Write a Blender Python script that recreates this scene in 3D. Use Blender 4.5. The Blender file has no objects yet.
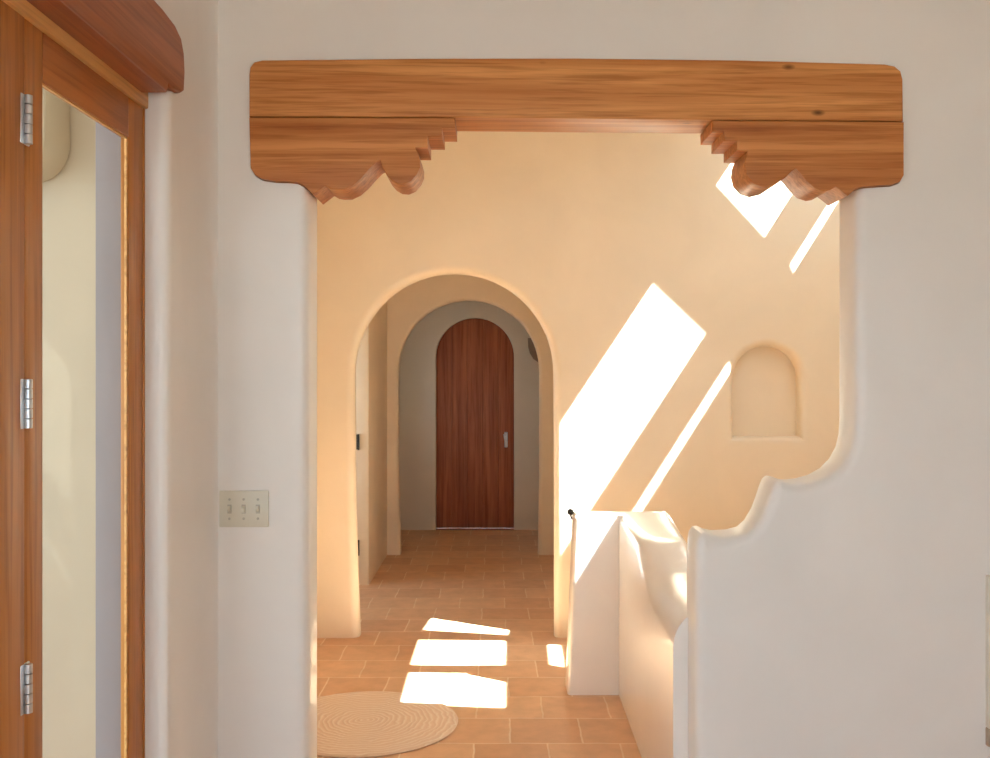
import bpy, bmesh, math, random
from mathutils import Matrix, Vector

C = bpy.context.scene.collection
random.seed(4)

# ------------------------------------------------------------------ measuring the photograph
CX, HOR, F, EYE = 495.0, 375.0, 1000.0, 1.55       # principal column, horizon row, focal length in pixels, eye height


def at(u, v, z):                                    # point seen at (u, v) on the plane at depth z -> (x, height)
    return ((u - CX) / F * z, EYE + (HOR - v) / F * z)


FW_D, FW_X0, FW_M = 3.125, -0.766, 0.0245           # the near wall: depth, and its slight turn away to the right


def fwy(x):
    return FW_D + FW_M * (x - FW_X0)


def fw(u, v, off=0.0):                              # point on the near wall's face (off = how far it stands out of it)
    k = (u - CX) / F
    z = (FW_D - off - FW_M * FW_X0) / (1 - FW_M * k)
    return (k * z, EYE + (HOR - v) / F * z)


# ------------------------------------------------------------------ materials
def new_mat(name):
    m = bpy.data.materials.new(name)
    m.use_nodes = True
    nt = m.node_tree
    b = nt.nodes['Principled BSDF']
    return m, nt, b


def ramp(nt, fac, stops):
    r = nt.nodes.new('ShaderNodeValToRGB')
    e = r.color_ramp.elements
    while len(e) < len(stops):
        e.new(0.5)
    for i, (p, c) in enumerate(stops):
        e[i].position = p
        e[i].color = (*c, 1) if len(c) == 3 else c
    nt.links.new(fac, r.inputs['Fac'])
    return r


def mapping(nt, scale=(1, 1, 1), loc=(0, 0, 0), rot=(0, 0, 0)):
    tc = nt.nodes.new('ShaderNodeTexCoord')
    mp = nt.nodes.new('ShaderNodeMapping')
    mp.inputs['Scale'].default_value = scale
    mp.inputs['Location'].default_value = loc
    mp.inputs['Rotation'].default_value = rot
    nt.links.new(tc.outputs['Object'], mp.inputs['Vector'])
    return mp.outputs['Vector']


def noise(nt, vec, scale, detail=4, rough=0.5, dist=0.0):
    n = nt.nodes.new('ShaderNodeTexNoise')
    n.inputs['Scale'].default_value = scale
    n.inputs['Detail'].default_value = detail
    n.inputs['Roughness'].default_value = rough
    n.inputs['Distortion'].default_value = dist
    nt.links.new(vec, n.inputs['Vector'])
    return n.outputs['Fac']


def mix(nt, fac, a, b, mode='MIX'):
    n = nt.nodes.new('ShaderNodeMix')
    n.data_type = 'RGBA'
    n.blend_type = mode
    for inp, v in ((n.inputs['Factor'], fac), (n.inputs['A'], a), (n.inputs['B'], b)):
        if hasattr(v, 'is_linked') or isinstance(v, bpy.types.NodeSocket):
            nt.links.new(v, inp)
        elif isinstance(v, tuple):
            inp.default_value = (*v, 1)
        else:
            inp.default_value = v
    return n.outputs['Result']


def bump(nt, b, h, strength, dist=0.01):
    n = nt.nodes.new('ShaderNodeBump')
    n.inputs['Strength'].default_value = strength
    n.inputs['Distance'].default_value = dist
    nt.links.new(h, n.inputs['Height'])
    nt.links.new(n.outputs['Normal'], b.inputs['Normal'])


def plaster(name, col, rough=0.55, vary=0.07, spec=0.4, coat=0.0):
    m, nt, b = new_mat(name)
    v = mapping(nt)
    n1 = noise(nt, v, 1.7, 5, 0.55, 0.4)
    lo = tuple(c * (1 - vary) for c in col)
    hi = tuple(min(1, c * (1 + vary)) for c in col)
    r = ramp(nt, n1, [(0.3, lo), (0.7, hi)])
    nt.links.new(r.outputs['Color'], b.inputs['Base Color'])
    b.inputs['Roughness'].default_value = rough
    b.inputs['Specular IOR Level'].default_value = spec
    b.inputs['Coat Weight'].default_value = coat
    b.inputs['Coat Roughness'].default_value = 0.12
    bump(nt, b, noise(nt, v, 7.0, 4, 0.5), 0.12, 0.02)
    return m


def wood(name, axis, dark, light, rough=0.4, knots=True, freq=1.0, seed=0.0, coat=0.04):
    """long grain along AXIS"""
    m, nt, b = new_mat(name)
    s = [20.0 * freq] * 3
    s['xyz'.index(axis)] = 0.75
    v = mapping(nt, s, (seed, seed * 0.7, seed * 1.3))
    n1 = noise(nt, v, 1.0, 6, 0.6, 0.6)
    s2 = [70.0 * freq] * 3
    s2['xyz'.index(axis)] = 2.0
    v2 = mapping(nt, s2, (seed, 3.1, seed))
    n2 = noise(nt, v2, 1.0, 3, 0.6)
    mid = tuple((a + c) / 2 for a, c in zip(dark, light))
    r = ramp(nt, n1, [(0.3, dark), (0.5, mid), (0.66, light)])
    r2 = ramp(nt, n2, [(0.34, (0.66, 0.58, 0.5)), (0.52, (1, 1, 1))])
    col = mix(nt, 0.75, r.outputs['Color'], r2.outputs['Color'], 'MULTIPLY')
    if knots:
        s3 = [6.5] * 3
        s3['xyz'.index(axis)] = 3.0
        vo = nt.nodes.new('ShaderNodeTexVoronoi')
        vo.inputs['Scale'].default_value = 1.0
        nt.links.new(mapping(nt, s3, (seed * 2.3, seed, 0.4)), vo.inputs['Vector'])
        k = ramp(nt, vo.outputs['Distance'], [(0.025, (1, 1, 1)), (0.08, (0, 0, 0))])
        col = mix(nt, k.outputs['Color'], col, tuple(c * 0.28 for c in dark))
    nt.links.new(col, b.inputs['Base Color'])
    b.inputs['Roughness'].default_value = rough
    b.inputs['Coat Weight'].default_value = coat
    b.inputs['Coat Roughness'].default_value = 0.25
    b.inputs['Specular IOR Level'].default_value = 0.22
    bump(nt, b, n2, 0.08, 0.004)
    return m


def plain(name, col, rough=0.5, metal=0.0, vary=0.08, scale=30):
    m, nt, b = new_mat(name)
    n = noise(nt, mapping(nt), scale, 3)
    r = ramp(nt, n, [(0.3, tuple(c * (1 - vary) for c in col)), (0.7, tuple(min(1, c * (1 + vary)) for c in col))])
    nt.links.new(r.outputs['Color'], b.inputs['Base Color'])
    b.inputs['Roughness'].default_value = rough
    b.inputs['Metallic'].default_value = metal
    return m


def tile_mat():
    m, nt, b = new_mat('terracotta_tiles')
    v = mapping(nt, (1, 1, 1), (0.075, 0.05, 0))
    # a little wander so that the joints are hand-laid
    nn = nt.nodes.new('ShaderNodeTexNoise')
    nn.inputs['Scale'].default_value = 5.0
    nt.links.new(v, nn.inputs['Vector'])
    ma = nt.nodes.new('ShaderNodeVectorMath'); ma.operation = 'MULTIPLY_ADD'
    nt.links.new(nn.outputs['Color'], ma.inputs[0])
    ma.inputs[1].default_value = (0.022, 0.022, 0)
    nt.links.new(v, ma.inputs[2])
    br = nt.nodes.new('ShaderNodeTexBrick')
    br.offset = 0.5
    br.inputs['Scale'].default_value = 1.0
    br.inputs['Brick Width'].default_value = 0.305
    br.inputs['Row Height'].default_value = 0.305
    br.inputs['Mortar Size'].default_value = 0.0045
    br.inputs['Mortar Smooth'].default_value = 0.35
    br.inputs['Bias'].default_value = -0.1
    br.inputs['Color1'].default_value = (0.76, 0.485, 0.285, 1)
    br.inputs['Color2'].default_value = (0.65, 0.365, 0.20, 1)
    br.inputs['Mortar'].default_value = (0.84, 0.64, 0.45, 1)
    nt.links.new(ma.outputs['Vector'], br.inputs['Vector'])
    n2 = noise(nt, v, 9, 5, 0.6)
    r2 = ramp(nt, n2, [(0.3, (0.84, 0.8, 0.76)), (0.7, (1.08, 1.05, 1.02))])
    col = mix(nt, 0.8, br.outputs['Color'], r2.outputs['Color'], 'MULTIPLY')
    nt.links.new(col, b.inputs['Base Color'])
    b.inputs['Roughness'].default_value = 0.42
    b.inputs['Specular IOR Level'].default_value = 0.45
    inv = nt.nodes.new('ShaderNodeMath'); inv.operation = 'SUBTRACT'; inv.inputs[0].default_value = 1
    nt.links.new(br.outputs['Fac'], inv.inputs[1])
    bump(nt, b, inv.outputs[0], 0.3, 0.004)
    return m


def rug_mat():
    m, nt, b = new_mat('braided_rug')
    v = mapping(nt)
    w = nt.nodes.new('ShaderNodeTexWave')
    w.wave_type = 'RINGS'; w.rings_direction = 'Z'
    w.inputs['Scale'].default_value = 13.0
    w.inputs['Distortion'].default_value = 7.0
    w.inputs['Detail'].default_value = 2.5
    w.inputs['Detail Scale'].default_value = 0.9
    nt.links.new(v, w.inputs['Vector'])
    r = ramp(nt, w.outputs['Fac'], [(0.2, (0.75, 0.545, 0.385)), (0.7, (0.775, 0.58, 0.42)), (0.99, (0.82, 0.66, 0.51))])
    nt.links.new(r.outputs['Color'], b.inputs['Base Color'])
    b.inputs['Roughness'].default_value = 0.8
    bump(nt, b, w.outputs['Fac'], 0.4, 0.004)
    return m


def glass_mat():
    m, nt, b = new_mat('clear_glass')
    nt.nodes.remove(b)
    out = nt.nodes['Material Output']
    t = nt.nodes.new('ShaderNodeBsdfTransparent'); t.inputs['Color'].default_value = (0.97, 0.98, 0.97, 1)
    g = nt.nodes.new('ShaderNodeBsdfGlossy'); g.inputs['Roughness'].default_value = 0.01
    lw = nt.nodes.new('ShaderNodeLayerWeight'); lw.inputs['Blend'].default_value = 0.5
    pw = nt.nodes.new('ShaderNodeMath'); pw.operation = 'POWER'; pw.inputs[1].default_value = 5.0
    nt.links.new(lw.outputs['Facing'], pw.inputs[0])
    fr = nt.nodes.new('ShaderNodeMath'); fr.operation = 'MULTIPLY_ADD'; fr.inputs[1].default_value = 0.06; fr.inputs[2].default_value = 0.006
    nt.links.new(pw.outputs[0], fr.inputs[0])
    mx = nt.nodes.new('ShaderNodeMixShader')
    nt.links.new(fr.outputs[0], mx.inputs[0]); nt.links.new(t.outputs[0], mx.inputs[1]); nt.links.new(g.outputs[0], mx.inputs[2])
    nt.links.new(mx.outputs[0], out.inputs['Surface'])
    return m


M = dict(
    white=plaster('white_plaster', (0.79, 0.755, 0.70), 0.5, 0.035, 0.4, 0.15),
    tan=plaster('tan_plaster', (0.84, 0.72, 0.54), 0.5, 0.05),
    low=plaster('burnished_plaster', (0.86, 0.81, 0.74), 0.30, 0.04, 0.5, 0.5),
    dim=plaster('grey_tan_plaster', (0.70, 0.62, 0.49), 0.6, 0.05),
    stucco=plaster('cream_stucco', (0.50, 0.395, 0.28), 0.8, 0.06),
    mauve=plaster('skylit_shade_stucco', (0.28, 0.23, 0.215), 0.8, 0.05),
    ceil=plaster('ceiling_plaster', (0.78, 0.72, 0.64), 0.7, 0.03),
    floor=tile_mat(), rug=rug_mat(), glass=glass_mat(),
    beam=wood('fir_beam', 'x', (0.48, 0.17, 0.045), (0.72, 0.33, 0.105), 0.42, True, 1.35, 0.0),
    corb=wood('fir_corbel', 'x', (0.40, 0.13, 0.033), (0.64, 0.27, 0.084), 0.42, True, 1.15, 5.2),
    head=wood('dark_fir_header', 'y', (0.27, 0.075, 0.022), (0.42, 0.135, 0.042), 0.42, True, 0.9, 2.0),
    upright=wood('fir_upright', 'z', (0.40, 0.145, 0.032), (0.53, 0.215, 0.052), 0.38, False, 0.9, 1.0),
    cross=wood('fir_rail', 'y', (0.36, 0.115, 0.028), (0.47, 0.165, 0.042), 0.38, False, 0.9, 7.0),
    strip=wood('pale_fir_strip', 'y', (0.62, 0.31, 0.095), (0.74, 0.41, 0.14), 0.4, False, 0.9, 3.0),
    plank=wood('dark_plank', 'z', (0.30, 0.085, 0.038), (0.46, 0.15, 0.065), 0.5, False, 0.8, 4.0, 0.05),
    steel=plain('brushed_steel', (0.62, 0.62, 0.62), 0.3, 0.9),
    iron=plain('dark_iron', (0.05, 0.045, 0.04), 0.35, 0.8),
    bronze=plain('brown_pottery', (0.21, 0.135, 0.075), 0.6),
    ivory=plain('ivory_plastic', (0.66, 0.62, 0.50), 0.4, 0, 0.02),
    slot=plain('slot_shadow_grey', (0.46, 0.43, 0.34), 0.6, 0, 0.05),
    earth=plain('grey_gravel', (0.22, 0.21, 0.20), 0.9, 0, 0.2, 8),
    pale=plain('cream_paint', (0.72, 0.66, 0.54), 0.5, 0, 0.03),
    foot=plain('tan_board', (0.42, 0.32, 0.23), 0.6, 0, 0.06),
)

# ------------------------------------------------------------------ mesh helpers


def link(name, me, mat, parent=None):
    o = bpy.data.objects.new(name, me)
    C.objects.link(o)
    if mat is not None:
        o.data.materials.clear()
        o.data.materials.append(mat)
    if parent is not None:
        o.parent = parent
        o.matrix_parent_inverse = world_of(parent).inverted()
    return o


def world_of(o):
    m = o.matrix_basis.copy()
    if o.parent is not None:
        m = world_of(o.parent) @ o.matrix_parent_inverse @ m
    return m


def smooth(me, deg=40):
    for p in me.polygons:
        p.use_smooth = True
    me.set_sharp_from_angle(angle=math.radians(deg))


def bm_mesh(bm, name, smooth_deg=40):
    bmesh.ops.recalc_face_normals(bm, faces=bm.faces)
    me = bpy.data.meshes.new(name)
    bm.to_mesh(me)
    bm.free()
    if smooth_deg:
        smooth(me, smooth_deg)
    return me


FACING = Matrix(((1, 0, 0, 0), (0, 0, -1, 0), (0, 1, 0, 0), (0, 0, 0, 1)))   # outline (x, height), thickness along y
SIDE = Matrix(((0, 0, 1, 0), (1, 0, 0, 0), (0, 1, 0, 0), (0, 0, 0, 1)))      # outline (depth, height), thickness along x
FLAT = Matrix.Identity(4)                                                     # outline (x, depth), thickness along z


def slab(name, loops, lo, hi, bevel, orient, res=5, grow=0.0):
    """A mesh: the outline(s) LOOPS (the first outer, the rest holes) as a slab from LO to HI along the third axis, its edges rounded by BEVEL."""
    cu = bpy.data.curves.new(name + '_outline', 'CURVE')
    cu.dimensions = '2D'
    cu.fill_mode = 'BOTH'
    for lp in loops:
        sp = cu.splines.new('POLY')
        sp.points.add(len(lp) - 1)
        for p, (a, b) in zip(sp.points, lp):
            p.co = (a, b, 0, 1)
        sp.use_cyclic_u = True
    t = (hi - lo) / 2
    cu.extrude = max(t - bevel, 0.0)
    cu.bevel_depth = bevel
    cu.bevel_resolution = res
    cu.offset = grow - bevel
    ob = bpy.data.objects.new(name + '_outline', cu)
    C.objects.link(ob)
    dg = bpy.context.evaluated_depsgraph_get()
    me = bpy.data.meshes.new_from_object(ob.evaluated_get(dg))
    bpy.data.objects.remove(ob)
    bpy.data.curves.remove(cu)
    me.name = name
    mid = (hi + lo) / 2
    if orient is FACING:
        me.transform(Matrix.Translation((0, mid, 0)) @ FACING)
    elif orient is SIDE:
        me.transform(Matrix.Translation((mid, 0, 0)) @ SIDE)
    else:
        me.transform(Matrix.Translation((0, 0, mid)))
    bm = bmesh.new(); bm.from_mesh(me)
    bmesh.ops.remove_doubles(bm, verts=bm.verts, dist=1e-5)
    bmesh.ops.recalc_face_normals(bm, faces=bm.faces)
    bm.to_mesh(me); bm.free()
    smooth(me, 35)
    return me


def cut(o, me):
    """Take the solid ME out of the object O (a pocket for a timber)."""
    c = bpy.data.objects.new('pocket', me)
    C.objects.link(c)
    md = o.modifiers.new('pocket', 'BOOLEAN')
    md.operation = 'DIFFERENCE'; md.solver = 'EXACT'; md.object = c
    bpy.context.view_layer.update()
    dg = bpy.context.evaluated_depsgraph_get()
    new = bpy.data.meshes.new_from_object(o.evaluated_get(dg))
    o.modifiers.clear()
    o.data = new
    smooth(new, 35)
    bpy.data.objects.remove(c)


def box_bm(bm, x0, x1, y0, y1, z0, z1, bevel=0.0, seg=2):
    r = bmesh.ops.create_cube(bm, size=1)
    vs = r['verts']
    for v in vs:
        v.co = Vector(((x0 + x1) / 2 + v.co.x * (x1 - x0), (y0 + y1) / 2 + v.co.y * (y1 - y0), (z0 + z1) / 2 + v.co.z * (z1 - z0)))
    if bevel:
        es = {e for v in vs for e in v.link_edges}
        bmesh.ops.bevel(bm, geom=list(es), offset=bevel, segments=seg, affect='EDGES', profile=0.5)


def box(name, mat, x0, x1, y0, y1, z0, z1, bevel=0.0, parent=None):
    bm = bmesh.new()
    box_bm(bm, x0, x1, y0, y1, z0, z1, bevel)
    return link(name, bm_mesh(bm, name), mat, parent)


def lathe_bm(bm, prof, base, axis='z', seg=20, sweep=2 * math.pi, start=0.0):
    """PROF: (radius, along) pairs turned about AXIS through BASE."""
    rings = []
    n = seg if sweep > 6.28 else seg + 1
    for r, h in prof:
        ring = []
        for i in range(n):
            a = start + sweep * i / seg
            c, s = r * math.cos(a), r * math.sin(a)
            p = {'z': (c, s, h), 'x': (h, c, s), 'y': (c, h, s)}[axis]
            ring.append(bm.verts.new(Vector(base) + Vector(p)))
        rings.append(ring)
    for a, b in zip(rings, rings[1:]):
        for i in range(seg):
            j = (i + 1) % n
            try:
                bm.faces.new((a[i], a[j], b[j], b[i]))
            except ValueError:
                pass
    if sweep > 6.28:
        for ring in (rings[0], rings[-1]):
            bm.faces.new(ring)
    return rings


def tube_bm(bm, pts, r, seg=10):
    pts = [Vector(p) for p in pts]
    rings = []
    for i, p in enumerate(pts):
        d = (pts[min(i + 1, len(pts) - 1)] - pts[max(i - 1, 0)]).normalized()
        up = Vector((0, 0, 1)) if abs(d.z) < 0.9 else Vector((1, 0, 0))
        a = d.cross(up).normalized(); b = d.cross(a).normalized()
        rr = r[i] if isinstance(r, (list, tuple)) else r
        rings.append([bm.verts.new(p + a * rr * math.cos(t) + b * rr * math.sin(t)) for t in (2 * math.pi * k / seg for k in range(seg))])
    for a, b in zip(rings, rings[1:]):
        for i in range(seg):
            j = (i + 1) % seg
            bm.faces.new((a[i], a[j], b[j], b[i]))
    bm.faces.new(rings[0]); bm.faces.new(list(reversed(rings[-1])))


def tag(o, label, cat, group=None, kind=None):
    o['label'] = label
    o['category'] = cat
    if group:
        o['group'] = group
    if kind:
        o['kind'] = kind
    return o


def thing(name, loc, label, cat, group=None, kind=None):
    o = bpy.data.objects.new(name, None)
    C.objects.link(o)
    o.location = loc
    o.empty_display_size = 0.1
    return tag(o, label, cat, group, kind)


def struct(o, label, cat):
    return tag(o, label, cat, None, 'structure')


def arc(cx, cy, r, a0, a1, n=24):
    return [(cx + r * math.cos(math.radians(a0 + (a1 - a0) * i / n)), cy + r * math.sin(math.radians(a0 + (a1 - a0) * i / n))) for i in range(n + 1)]


def shear_front(me):
    for v in me.vertices:
        v.co.y += FW_M * (v.co.x - FW_X0)


# ------------------------------------------------------------------ the setting
H = 3.30                                             # ceiling height
LW = -0.885                                          # inner face of the near room's left wall
struct(box('floor', M['floor'], -2.2, 2.75, -3.2, 10.2, -0.06, 0.0), 'terracotta tile floor running from the near room through the hall to the far door', 'floor')

# near wall with the stepped opening
op_r = [(857, 195), (857, 421), (856, 437), (853, 450), (846, 463), (836, 473), (824, 479.5), (812, 483), (800, 484.5), (791, 484), (784, 481), (779.5, 480.5), (775.5, 484), (772.5, 491),
        (769, 502), (764, 515), (757, 527), (749, 534), (738, 537), (722, 538), (713, 536), (706.5, 533), (702, 534), (698.5, 539), (697, 549), (696.5, 566)]
op = [fw(*p) for p in op_r]
xl = -0.585
xr = op[-1][0]
ztop = fw(500, 95)[1]
outer = [(LW - 0.02, -0.12), (xl, -0.12), (xl, ztop), (op[0][0], ztop)] + op + [(xr, 0.7), (xr, -0.12), (2.72, -0.12), (2.72, H + .02), (LW - 0.02, H + .02)]
me = slab('wall_front', [outer], FW_D, FW_D + 0.19, 0.034, FACING)
shear_front(me)
wf = link('wall_front', me, M['white'])
struct(wf, 'white plastered wall with a stepped and rounded opening under the wooden lintel', 'wall')

# left wall with the recess of the glazed door
DZ0, DZ1, DTOP = 1.15, 2.712, 2.34
me = slab('wall_left', [[(-3.05, -0.12), (DZ0, -0.12), (DZ0, DTOP), (DZ1, DTOP), (DZ1, -0.12), (3.19, -0.12), (3.19, H + .02), (-3.05, H + .02)]], -1.078, LW, 0.03, SIDE)
wl_ob = link('wall_left', me, M['white'])
struct(wl_ob, 'white plastered wall beside the glazed wooden door', 'wall')
# outer jamb of the door, its skylit shade painted in as mauve
struct(box('trim_1', M['mauve'], -1.080, -0.985, DZ1 - 0.012, DZ1 + 0.02, 0, DTOP, 0.004), 'outer jamb seen through the door glass, its skylit shade painted mauve grey', 'door jamb')
bm = bmesh.new()                                     # the coved corner between the left and the near wall
CR = 0.13
sec = [(LW - 0.01, FW_D + 0.01)] + [(LW + 0.026 * (1 - math.cos(math.radians(a))), FW_D - CR + CR * math.sin(math.radians(a))) for a in range(0, 91, 6)]
b0 = [bm.verts.new((x, y, -0.05)) for x, y in sec]; b1 = [bm.verts.new((x, y, H)) for x, y in sec]
for i in range(len(sec)):
    j = (i + 1) % len(sec)
    bm.faces.new((b0[i], b0[j], b1[j], b1[i]))
bm.faces.new(b0); bm.faces.new(b1)
struct(link('wall_corner', bm_mesh(bm, 'wall_corner', 50), M['white']), 'coved plaster corner left of the switch plate', 'wall')
# right and back walls of the near room (back wall with the wide windows the daylight comes from)
struct(box('wall_right', M['white'], 2.62, 2.80, -3.05, 3.25, -0.02, H), 'white plastered wall of the near room on the right', 'wall')
me = slab('wall_back', [[(LW - .2, -0.02), (2.8, -0.02), (2.8, H), (LW - .2, H)], [(-0.85, 0.08), (1.7, 0.08), (1.7, 2.2), (-0.85, 2.2)]], -3.2, -3.0, 0.0, FACING)
struct(link('wall_back', me, M['white']), 'white plastered wall with a wide window behind the viewer', 'wall')
w1 = thing('window_1', (0.425, -3.1, 0.08), 'wide wooden window in the wall behind the viewer', 'window', None, 'structure')
for x in (-0.85, -0.02, 0.81, 1.66):
    box('window_frame', M['upright'], x, x + 0.04, -3.12, -3.06, 0.08, 2.2, 0, w1)
for z in (0.08, 2.16):
    box('window_rail', M['cross'], -0.85, 1.70, -3.12, -3.06, z, z + 0.04, 0, w1)
struct(box('ceiling', M['ceil'], -1.1, 2.8, -4.3, 3.25, H, H + 0.1), 'plain plastered ceiling of the near room', 'ceiling')  # runs past the back wall as an added eave blocking the sun

# hall: the arch wall with its niche
AY, AT = 5.89, 0.14
acx, ahw, aspr = -0.2415, 0.590, 1.562
ring = arc(acx, aspr, ahw, 180, 0, 40)
flare = 0.030
out_a = [(-1.2, -0.12), (acx - ahw + flare, -0.12), (acx - ahw + flare, 0.02), (acx - ahw + flare * 0.55, 0.35), (acx - ahw + flare * .15, 0.8)] + ring + \
        [(acx + ahw + .003, 0.8), (acx + ahw + .003, -0.12), (2.75, -0.12), (2.75, H + .02), (-1.2, H + .02)]
nx0, nz0 = at(734, 437, AY)
nx1, _ = at(801, 437, AY)
_, nzt = at(768, 346, AY)
nr = (nx1 - nx0) / 2
nzs = nzt - nr * 1.0
niche = [(nx0, nz0), (nx0, nzs)] + [(p[0], nzs + (p[1] - nzs)) for p in arc((nx0 + nx1) / 2, nzs, nr, 180, 0, 24)][1:] + [(nx1, nz0)]
me = slab('wall_hall', [out_a, niche], AY, AY + AT, 0.05, FACING)
bm = bmesh.new(); bm.from_mesh(me)
box_bm(bm, nx0 - 0.04, nx1 + 0.04, AY + 0.108, AY + AT - 0.01, nz0 - 0.04, nzt + 0.04)
bm.to_mesh(me); bm.free(); smooth(me, 35)
struct(link('wall_hall', me, M['tan']), 'tan plastered hall wall with the near arched passage and a small arched niche', 'wall')
struct(box('wall_hall_left', M['tan'], -1.25, -1.1, 3.22, 5.95, -0.02, H), 'tan plastered side wall of the hall at the left', 'wall')
struct(box('wall_hall_right', M['tan'], 2.70, 2.85, 3.2, 6.0, -0.02, H), 'tan plastered side wall of the hall at the right', 'wall')

# ceiling over the hall with its skylight panes; the sun comes through them
SX, SY, SZ = -0.62, 0.38, -1.0                        # way of the sunlight
panes = [
    [(1.605, 3.457), (2.10, 3.40), (2.105, 3.93), (1.605, 3.95)],
    [(1.602, 4.09), (2.105, 4.07), (2.115, 4.573), (1.605, 4.595)],
    [(1.615, 4.826), (2.128, 4.706), (2.186, 5.312), (1.68, 5.428)],
    [(1.695, 5.646), (2.182, 5.527), (2.20, 5.87), (1.72, 5.87)],
    [(2.345, 3.45), (2.405, 3.45), (2.405, 3.90), (2.345, 3.90)],
    [(2.345, 4.06), (2.42, 4.05), (2.43, 4.48), (2.355, 4.49)],
    [(2.385, 4.72), (2.447, 4.72), (2.472, 5.236), (2.412, 5.251)],
    [(2.418, 5.470), (2.482, 5.448), (2.49, 5.87), (2.43, 5.87)],
]
me = slab('ceiling_hall', [[(-1.3, 3.24), (2.85, 3.24), (2.85, 6.05), (-1.3, 6.05)]] + panes, H, H + 0.02, 0.0, FLAT)
struct(link('ceiling_hall', me, M['ceil']), 'hall ceiling with narrow skylight panes that throw the sun patches', 'ceiling')

# low wall and pier between the hall and the stair
TOPZ = 0.872
pier = [(0.352, -0.08), (0.352, 0.0), (0.358, 0.15), (0.368, 0.4), (0.380, 0.7), (0.386, 0.84)] + arc(0.402, 0.852, 0.016, 180, 90, 5) + [(0.85, 0.868), (0.85, -0.08)]
me = slab('wall_stair', [pier], 4.84, 5.02, 0.022, FACING)
bm = bmesh.new(); bm.from_mesh(me)


def lerp_table(t, y):
    for (y0, a), (y1, b) in zip(t, t[1:]):
        if y <= y1:
            return a + (b - a) * (y - y0) / (y1 - y0)
    return t[-1][1]


stations = [3.30, 3.45, 3.6, 3.75, 3.86, 3.90, 3.93, 3.955, 3.975, 3.995, 4.02, 4.05, 4.085, 4.13, 4.2, 4.35, 4.5, 4.7, 4.87]
rings = []
for y in stations:
    xa = 0.588 + (0.60 - 0.588) * (y - 3.30) / 1.54
    xb = lerp_table([(3.30, 0.76), (4.0, 0.786), (4.5, 0.825), (5.02, 0.872)], y)
    t = min(1, max(0, (4.16 - y) / 0.36))
    zt = TOPZ - 0.09 * t * t * (3 - 2 * t)
    r = lerp_table([(3.30, 0.13), (3.75, 0.12), (4.0, 0.085), (4.25, 0.05), (5.0, 0.045)], y)
    q = 0.03
    sec = [(xa, -0.03), (xa, zt - r)] + [(xa + r - r * math.cos(math.radians(a)), zt - r + r * math.sin(math.radians(a))) for a in range(15, 91, 15)] + \
          [(xb - q + q * math.cos(math.radians(a)), zt - q + q * math.sin(math.radians(a))) for a in range(90, -1, -15)] + [(xb, -0.03)]
    rings.append([bm.verts.new((x, y, z)) for x, z in sec])
for a, b in zip(rings, rings[1:]):
    for i in range(len(a)):
        j = (i + 1) % len(a)
        bm.faces.new((a[i], a[j], b[j], b[i]))
bm.faces.new(rings[0]); bm.faces.new(rings[-1])
struct(link('wall_stair', bm_mesh(bm, 'wall_stair', 50), M['low']), 'low white burnished wall and pier between the hall floor and the stair side', 'low wall')

# corridor behind the arch
CLX, CRX, CH = -0.930, 0.58, 2.75
struct(box('wall_corridor_left', M['tan'], CLX - 0.13, CLX, 7.38, 8.65, -0.02, CH, 0.012), 'tan plastered corridor wall past the side doorway', 'wall')
me = slab('wall_corridor_header', [[(5.97, 2.16), (7.42, 2.16), (7.42, CH), (5.97, CH)]], CLX - 0.13, CLX, 0.01, SIDE)
struct(link('wall_corridor_header', me, M['tan']), 'tan plaster above the side doorway of the corridor', 'wall')
me = slab('wall_side_room', [[(5.8, -0.02), (7.6, -0.02), (7.6, CH), (5.8, CH)], [(6.5, 0.9), (7.42, 0.9), (7.42, 2.2), (6.5, 2.2)]], -2.2, -2.1, 0.0, SIDE)  # unseen window opening added to bring daylight into the corridor
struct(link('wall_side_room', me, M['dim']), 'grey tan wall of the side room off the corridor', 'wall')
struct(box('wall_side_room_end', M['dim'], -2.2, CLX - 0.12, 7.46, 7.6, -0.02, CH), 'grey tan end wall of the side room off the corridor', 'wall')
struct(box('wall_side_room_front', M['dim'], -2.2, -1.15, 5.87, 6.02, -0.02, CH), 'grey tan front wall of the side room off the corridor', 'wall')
struct(box('wall_corridor_right', M['tan'], CRX, CRX + 0.13, 5.98, 8.65, -0.02, CH), 'tan plastered right wall of the corridor', 'wall')
struct(box('ceiling_corridor', M['tan'], -2.2, 0.75, 6.0, 10.3, CH, CH + 0.1), 'plastered ceiling of the corridor', 'ceiling')
A2Y, b_cx, b_hw, b_sp = 8.61, -0.226, 0.609, 1.587
out_b = [(-1.25, -0.12), (b_cx - b_hw + .02, -0.12), (b_cx - b_hw + .02, 0.02), (b_cx - b_hw, 0.7)] + arc(b_cx, b_sp, b_hw, 180, 0, 40) + \
        [(b_cx + b_hw, 0.7), (b_cx + b_hw - .01, 0.02), (b_cx + b_hw - .01, -0.12), (0.75, -0.12), (0.75, CH), (-1.25, CH)]
struct(link('wall_arch', slab('wall_arch', [out_b], A2Y, A2Y + 0.14, 0.03, FACING), M['tan']), 'tan plastered wall with the second smaller looking arch, deeper in the corridor', 'wall')
me = slab('wall_vestibule_left', [[(8.7, -0.02), (10.2, -0.02), (10.2, CH), (8.7, CH)], [(9.0, 1.1), (9.4, 1.1), (9.4, 1.9), (9.0, 1.9)]], -1.3, -1.15, 0.0, SIDE)  # opening added out of view to brighten the vestibule with cool daylight
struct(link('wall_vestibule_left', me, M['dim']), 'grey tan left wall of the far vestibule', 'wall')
VRX = 0.475
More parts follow.
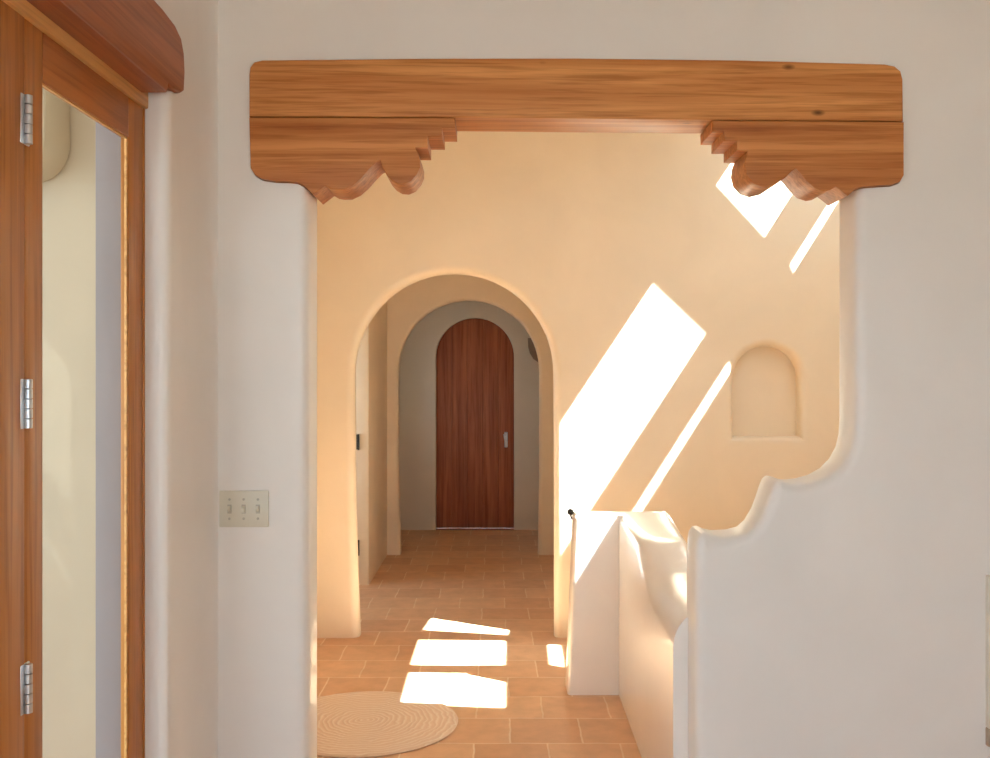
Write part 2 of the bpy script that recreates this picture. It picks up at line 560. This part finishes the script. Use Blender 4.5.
struct(box('wall_vestibule_right', M['dim'], VRX, VRX + 0.15, 8.7, 10.2, -0.02, CH), 'grey tan right wall of the far vestibule', 'wall')
FY = 10.0
d_cx, d_hw, d_sp = -0.20, 0.390, 1.730
out_c = [(-1.3, -0.12), (d_cx - d_hw, -0.12)] + arc(d_cx, d_sp, d_hw, 180, 0, 32) + [(d_cx + d_hw, -0.12), (0.7, -0.12), (0.7, CH), (-1.3, CH)]
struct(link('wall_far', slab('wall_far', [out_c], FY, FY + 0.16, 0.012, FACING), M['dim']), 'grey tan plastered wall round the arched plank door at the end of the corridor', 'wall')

# ------------------------------------------------------------------ far arched door
d2 = thing('door_2', (d_cx, FY + 0.05, 0), 'dark brown arched plank door at the far end of the corridor', 'door', None, 'structure')
edges_x = [d_cx - d_hw + 2 * d_hw * i / 5 for i in range(6)]
for i in range(5):
    x0, x1 = edges_x[i] + 0.0008, edges_x[i + 1] - 0.0008
    pts = [(x0, 0.012)]
    n = 8
    for k in range(n + 1):
        x = x0 + (x1 - x0) * k / n
        dx = min(abs(x - d_cx), d_hw - 0.0005)
        pts.append((x, d_sp + math.sqrt(d_hw * d_hw - dx * dx) - 0.004))
    pts.append((x1, 0.012))
    link('plank', slab('plank', [pts], FY + 0.045, FY + 0.09, 0.004, FACING, 2), M['plank'], d2)
box('threshold', M['plank'], d_cx - d_hw, d_cx + d_hw, FY + 0.005, FY + 0.045, 0, 0.012, 0.003, d2)
arch_pts = [(d_cx - d_hw, 0.012)] + arc(d_cx, d_sp, d_hw, 180, 0, 32) + [(d_cx + d_hw, 0.012)]
link('door_board', slab('door_board', [arch_pts], FY + 0.062, FY + 0.10, 0.0, FACING), M['plank'], d2)
hx, hz = at(506, 440, FY)
bm = bmesh.new()
box_bm(bm, hx - 0.018, hx + 0.018, FY + 0.036, FY + 0.046, hz - 0.078, hz + 0.078, 0.008, 3)
hp = link('handle_plate', bm_mesh(bm, 'handle_plate'), M['steel'], d2)
hp['label'] = 'pale metal handle plate'
bm = bmesh.new()
tube_bm(bm, [(hx, FY + 0.04, hz + 0.045), (hx, FY + 0.0, hz + 0.05), (hx - 0.02, FY - 0.012, hz + 0.055), (hx - 0.012, FY - 0.018, hz + 0.0), (hx + .004, FY - .01, hz - 0.03)], [0.009, 0.009, 0.009, 0.007, 0.005])
link('handle', bm_mesh(bm, 'handle', 60), M['steel'], hp)
bm = bmesh.new()
lathe_bm(bm, [(0.013, 0.0), (0.013, -0.008), (0.006, -0.012)], (hx, FY + 0.037, hz - 0.05), 'y', 14)
link('keyhole_cover', bm_mesh(bm, 'keyhole_cover'), M['steel'], hp)

# sconce half hidden by the second arch
scz = 1.66
bm = bmesh.new()
prof = [(0.012, 0.0), (0.06, 0.012), (0.105, 0.045), (0.14, 0.10), (0.155, 0.16), (0.158, 0.245), (0.150, 0.245), (0.147, 0.16), (0.13, 0.105), (0.10, 0.055), (0.05, 0.022), (0.006, 0.012)]
lathe_bm(bm, prof, (VRX, 9.65, scz), 'z', 20, math.pi, math.pi / 2)
so = link('wall_sconce', bm_mesh(bm, 'wall_sconce', 50), M['bronze'])
tag(so, 'brown half bowl wall sconce past the second arch, right of the far door', 'wall lamp')

# dark hinge leaves on the jamb of the side doorway
for i, (v, lab) in enumerate(((442, 'dark iron hinge on the side doorway jamb, the upper one'), (547.5, 'dark iron hinge on the side doorway jamb, the lower one near the floor'))):
    zc = at(357, v, 7.38)[1]
    hg = thing('jamb_hinge', (-1.02, 7.375, zc - 0.055), lab, 'hinge', 'hinges on the side doorway jamb')
    box('hinge_leaf', M['iron'], -1.043, -1.0, 7.372, 7.38, zc - 0.055, zc + 0.055, 0, hg)
    bm = bmesh.new()
    lathe_bm(bm, [(0.007, -0.058), (0.007, 0.058)], (-1.006, 7.366, zc), 'z', 10)
    link('hinge_barrel', bm_mesh(bm, 'hinge_barrel'), M['iron'], hg)

# ------------------------------------------------------------------ lintel over the opening and its two corbels
OUT = 0.022                                          # how far the timbers stand out of the plaster
BACK = 0.165


def timber(name, pts, mat, bevel, label, cat, group=None):
    prof = [fw(u, v, OUT) for u, v in pts]
    me = slab(name, [prof], FW_D - OUT, FW_D + BACK, bevel, FACING, 3)
    shear_front(me)
    cxm = sum(p[0] for p in prof) / len(prof)
    zm = min(p[1] for p in prof)
    pk = slab('pocket', [prof], FW_D - 0.15, FW_D + BACK + 0.002, 0.0, FACING, 3, 0.0025)
    shear_front(pk)
    cut(wf, pk)
    org = Vector((cxm, fwy(cxm) + 0.07, zm))
    me.transform(Matrix.Translation(-org))
    o = link(name, me, mat)
    o.location = org
    return tag(o, label, cat, group, 'thing')


beam_pts = [(249, 116.6), (249, 74), (250, 67), (254, 62), (262, 60), (420, 58.3), (575, 58), (740, 60), (885, 64), (895, 66), (901, 71), (903, 79), (903.5, 121), (713, 119.5), (455, 117)]
timber('lintel_beam', beam_pts, M['beam'], 0.006, 'long golden brown fir lintel over the wide stepped opening', 'beam')
corb_l = [(249, 117.6), (455, 118), (455, 128), (442, 128), (442, 136.5), (427.5, 136.5), (427.5, 147.5), (415, 147.5), (418, 153), (420, 160), (420, 167), (417, 174), (411, 181), (404, 184),
          (397, 183.5), (391, 180), (386, 174), (382.5, 167), (380.5, 160), (376, 162), (369, 169), (361, 178), (353, 185), (344, 189.3), (336, 189.5), (330, 188.5), (325, 185.5), (319, 190), (313, 194.5), (308, 189.5),
          (303, 185), (297, 182), (290, 181.2), (275, 180.8), (263, 179), (255, 175), (250.5, 168)]
timber('corbel', corb_l, M['corb'], 0.003, 'carved fir corbel under the left end of the long lintel', 'corbel', 'carved corbels under the long lintel')
corb_r = [(712.5, 120.5), (712.5, 131.5), (724, 131.5), (724, 141), (737, 141), (737, 150.5), (748, 151), (745.5, 158), (744.5, 166), (747, 176), (754, 184), (764, 187), (775, 184.5), (785, 178), (792, 171),
          (796, 168.5), (800, 172), (807, 181), (815, 188), (824, 191), (830, 190), (836, 186.5), (842, 191), (848, 196), (853, 191.5), (857, 188), (863, 186.5), (892, 184.5), (900, 182), (904, 175), (904, 122)]
timber('corbel', corb_r, M['corb'], 0.003, 'carved fir corbel under the right end of the long lintel, sun patch behind', 'corbel', 'carved corbels under the long lintel')

# ------------------------------------------------------------------ header beam over the glazed door
pr = [(0.5, 2.300), (2.655, 2.300), (2.668, 2.326), (2.68, 2.322), (2.775, 2.333), (2.80, 2.345), (2.808, 2.40), (2.80, 2.45), (2.775, 2.485), (2.72, 2.503), (2.62, 2.51), (0.5, 2.51)]
cut(wl_ob, slab('pocket', [pr], -0.955, -0.70, 0.0, SIDE, 3, 0.0025))
me = slab('header_beam', [pr], -0.952, -0.870, 0.006, SIDE, 3)
o = link('header_beam', me, M['head'])
me.transform(Matrix.Translation((0.9, -1.6, -2.3)))
o.location = (-0.9, 1.6, 2.3)
tag(o, 'dark reddish fir beam with rounded end over the glazed door', 'beam', None, 'thing')

# ------------------------------------------------------------------ glazed door in the left wall and its frame
DX = -0.950                                          # room side of the leaf
fr = thing('trim_2', (DX - 0.02, 1.5, 0), 'golden fir frame of the glazed door', 'door frame', None, 'structure')
box('head_jamb', M['strip'], DX - 0.045, DX + 0.012, DZ0, DZ1 - 0.003, 2.270, 2.322, 0.004, fr)
box('side_jamb', M['upright'], DX - 0.05, DX + 0.002, 2.7015, DZ1 - 0.001, 0, 2.283, 0.002, fr)
box('mullion', M['upright'], DX - 0.05, DX + 0.002, 1.885, 2.018, 0, 2.283, 0.004, fr)


def leaf(y0, y1, name, label, wl, wr, hinges):
    d = thing(name, (DX - 0.02, y0, 0), label, 'door', None, 'structure')
    x0, x1 = DX - 0.022, DX
    box('stile', M['upright'], x0, x1, y0, y0 + wl, 0.012, 2.276, 0.003, d)
    box('stile', M['upright'], x0, x1, y1 - wr, y1, 0.012, 2.276, 0.003, d)
    box('rail', M['cross'], x0, x1, y0 + wl - 0.0005, y1 - wr + 0.0005, 2.166, 2.276, 0.003, d)
    box('rail', M['cross'], x0, x1, y0 + wl - 0.0005, y1 - wr + 0.0005, 0.012, 0.26, 0.003, d)
    bm = bmesh.new()
    a, b = y0 + wl, y1 - wr
    for q in ((a, a + 0.004, 0.26, 2.166), (b - 0.006, b, 0.26, 2.166), (a, b, 2.162, 2.166), (a, b, 0.26, 0.264)):
        box_bm(bm, DX - 0.010, DX - 0.004, *q)
    st = link('glazing_bead', bm_mesh(bm, 'glazing_bead'), M['strip'], d)
    st['label'] = 'pale bead round the glass'
    box('glass_pane', M['glass'], DX - 0.014, DX - 0.010, a - 0.002, b + 0.002, 0.258, 2.168, 0, d)
    for zc in hinges:
        h = box('hinge', M['steel'], DX - 0.002, DX + 0.003, y0 - 0.022, y0 + 0.016, zc - 0.05, zc + 0.05, 0.001, d)
        h['label'] = 'steel butt hinge'
        bm = bmesh.new()
        yb = y0 - 0.003
        pf = []
        for k in range(5):
            z0 = -0.05 + k * 0.02
            pf += [(0.0045, z0), (0.008, z0 + 0.001), (0.008, z0 + 0.019), (0.0045, z0 + 0.02)]
        lathe_bm(bm, pf, (DX + 0.009, yb, zc), 'z', 12)
        link('hinge_barrel', bm_mesh(bm, 'hinge_barrel'), M['steel'], h)
    return d


leaf(2.020, 2.700, 'door_1', 'golden fir door with one tall glass pane and steel hinges, in the left wall', 0.082, 0.105, (2.065, 1.492, 0.918, 0.345))
leaf(DZ0 + 0.01, 1.884, 'door_3', 'second glazed fir leaf nearer the viewer beyond the mullion', 0.082, 0.105, ())

# outside, beyond the glass
struct(box('wall_porch', M['stucco'], -4.2, -1.19, 3.52, 3.75, -0.05, 3.2, 0.02), 'cream stucco wall outside, seen through the door glass', 'wall')
br = [(-4.2, 2.22), (-1.62, 2.22)] + arc(-1.62, 2.22 + 0.13, 0.13, 270, 360, 10)[1:] + [(-1.49, 3.2), (-4.2, 3.2)]
struct(link('wall_porch_header', slab('wall_porch_header', [br], 3.30, 3.52, 0.02, FACING), M['stucco']), 'rounded stucco header outside, upper left through the door glass', 'wall')
struct(box('porch_sky_blocker', M['stucco'], -5.0, -1.08, -3.2, 3.6, 3.2, 3.3), 'unseen slab added over the porch to cut the sky light', 'ceiling')  # added out of view to keep sky light off the stucco outside
struct(box('ground', M['earth'], -30, 30, -40, 30, -0.12, -0.065), 'grey gravel ground outside the house', 'ground')

# ------------------------------------------------------------------ small things
# three-gang switch plate
sx0, sz0 = fw(219.5, 527); sx1, sz1 = fw(269, 490.5)
sxm = (sx0 + sx1) / 2; sy = fwy(sxm)
sw = thing('light_switch', (sxm, sy, sz0), 'ivory three gang switch plate on the white wall left of the opening', 'light switch')
box('switch_plate', M['ivory'], sx0, sx1, sy - 0.007, sy + 0.001, sz0, sz1, 0.003, sw)
g = (sx1 - sx0) / 3.4
zc = (sz0 + sz1) / 2
for i in (-1, 0, 1):
    x = sxm + i * g * 0.98
    s = box('switch_slot', M['slot'], x - 0.0065, x + 0.0065, sy - 0.0078, sy - 0.006, zc - 0.014, zc + 0.014, 0, sw)
    bm = bmesh.new()
    up = 1 if i != 0 else -1
    v = [bm.verts.new(p) for p in ((x - 0.005, sy - 0.0075, zc - 0.009), (x + 0.005, sy - 0.0075, zc - 0.009), (x + 0.005, sy - 0.0075, zc + 0.009), (x - 0.005, sy - 0.0075, zc + 0.009),
                                   (x - 0.004, sy - 0.02, zc + up * 0.006 - 0.004), (x + 0.004, sy - 0.02, zc + up * 0.006 - 0.004), (x + 0.004, sy - 0.02, zc + up * 0.006 + 0.004), (x - 0.004, sy - 0.02, zc + up * 0.006 + 0.004))]
    for f in ((0, 1, 2, 3), (4, 5, 6, 7), (0, 1, 5, 4), (1, 2, 6, 5), (2, 3, 7, 6), (3, 0, 4, 7)):
        bm.faces.new([v[k] for k in f])
    bmesh.ops.bevel(bm, geom=bm.edges[:], offset=0.001, segments=2, affect='EDGES')
    link('toggle', bm_mesh(bm, 'toggle'), M['ivory'], sw)
    for dz in (-0.03, 0.03):
        bm = bmesh.new()
        lathe_bm(bm, [(0.004, 0.0), (0.004, -0.0012), (0.0025, -0.002)], (x, sy - 0.0068, zc + dz), 'y', 12)
        link('screw', bm_mesh(bm, 'screw'), M['slot'], sw)

# round rug
bm = bmesh.new()
prof = [(0.0001, 0.0), (0.412, 0.0), (0.418, 0.004), (0.412, 0.009), (0.40, 0.010), (0.30, 0.0095), (0.0001, 0.0095)]
lathe_bm(bm, prof, (0, 0, 0), 'z', 72)
o = link('round_rug', bm_mesh(bm, 'round_rug'), M['rug'])
o.location = (-0.583, 4.46, 0.0005)
tag(o, 'pale round braided rug with swirling rings on the hall tiles', 'rug')

# iron ball knob at the back edge of the pier
bx, bz = at(570.5, 512, 4.98)
kn = thing('ball_knob', (bx, 4.98, bz - 0.05), 'small dark iron ball on a thin spindle at the left edge of the pier', 'knob')
bm = bmesh.new()
bmesh.ops.create_uvsphere(bm, u_segments=18, v_segments=12, radius=0.0165, matrix=Matrix.Translation((bx, 4.98, bz)))
link('ball', bm_mesh(bm, 'ball', 80), M['iron'], kn)
bm = bmesh.new()
tube_bm(bm, [(bx + 0.045, 4.98, bz - 0.05), (bx + 0.02, 4.98, bz - 0.04), (bx + 0.004, 4.98, bz - 0.03), (bx, 4.98, bz - 0.01)], 0.005, 8)
link('spindle', bm_mesh(bm, 'spindle', 60), M['iron'], kn)

# pale upright at the right margin
ex0, _ = fw(985.5, 600)
ey = fwy(ex0)
zt, zb, zf = fw(988, 575)[1], fw(988, 727)[1], fw(988, 745)[1]
ed = thing('cream_panel', (ex0 + 0.1, ey, zf), 'slim cream upright panel with tan foot at the right edge of the white wall', 'panel', None, 'thing')
box('panel_board', M['pale'], ex0, ex0 + 0.22, ey - 0.02, ey + 0.012, zb, zt, 0.004, ed)
box('panel_foot', M['foot'], ex0, ex0 + 0.22, ey - 0.02, ey + 0.012, zf, zb, 0.003, ed)['label'] = 'tan foot board'

# ------------------------------------------------------------------ light
sun = bpy.data.lights.new('sun', 'SUN')
sun.energy = 69.0
sun.color = (0.88, 1.0, 1.03)
sun.angle = math.radians(0.45)
so = bpy.data.objects.new('sun', sun)
C.objects.link(so)
so.rotation_euler = Vector((SX, SY, SZ)).to_track_quat('-Z', 'Y').to_euler()
so.location = (4, -2, 8)

w = bpy.data.worlds.new('sky')
bpy.context.scene.world = w
w.use_nodes = True
bg = w.node_tree.nodes['Background']
bg.inputs['Color'].default_value = (0.61, 0.80, 0.99, 1)
bg.inputs['Strength'].default_value = 5.9


def portal(name, loc, direction, sx, sy):
    l = bpy.data.lights.new(name, 'AREA')
    l.shape = 'RECTANGLE'; l.size = sx; l.size_y = sy
    l.cycles.is_portal = True
    o = bpy.data.objects.new(name, l)
    C.objects.link(o)
    o.location = loc
    o.rotation_euler = Vector(direction).to_track_quat('-Z', 'Z').to_euler()


portal('side_room_portal', (-2.15, 6.96, 1.55), (1, 0, 0), 0.92, 1.3)
portal('vestibule_portal', (-1.28, 9.2, 1.5), (1, 0, 0), 0.4, 0.8)
portal('window_portal', (0.425, -3.15, 1.14), (0, 1, 0), 2.55, 2.12)

# ------------------------------------------------------------------ camera
sc = bpy.context.scene
cam = bpy.data.cameras.new('camera')
cam.sensor_width = 36.0
cam.sensor_fit = 'HORIZONTAL'
cam.lens = 36.0 * F / 990.0
cam.shift_y = -(379.0 - HOR) / 990.0
cam.clip_start = 0.05
co = bpy.data.objects.new('camera', cam)
C.objects.link(co)
co.location = (0, 0, EYE)
co.rotation_euler = (math.radians(90), 0, 0)
sc.camera = co

sc.view_settings.view_transform = 'Standard'
sc.view_settings.look = 'None'
sc.view_settings.exposure = 0.0
sc.view_settings.gamma = 1.0
sc.view_settings.use_curve_mapping = False
sc.cycles.use_denoising = True
sc.cycles.max_bounces = 14
sc.cycles.diffuse_bounces = 10
sc.cycles.glossy_bounces = 4
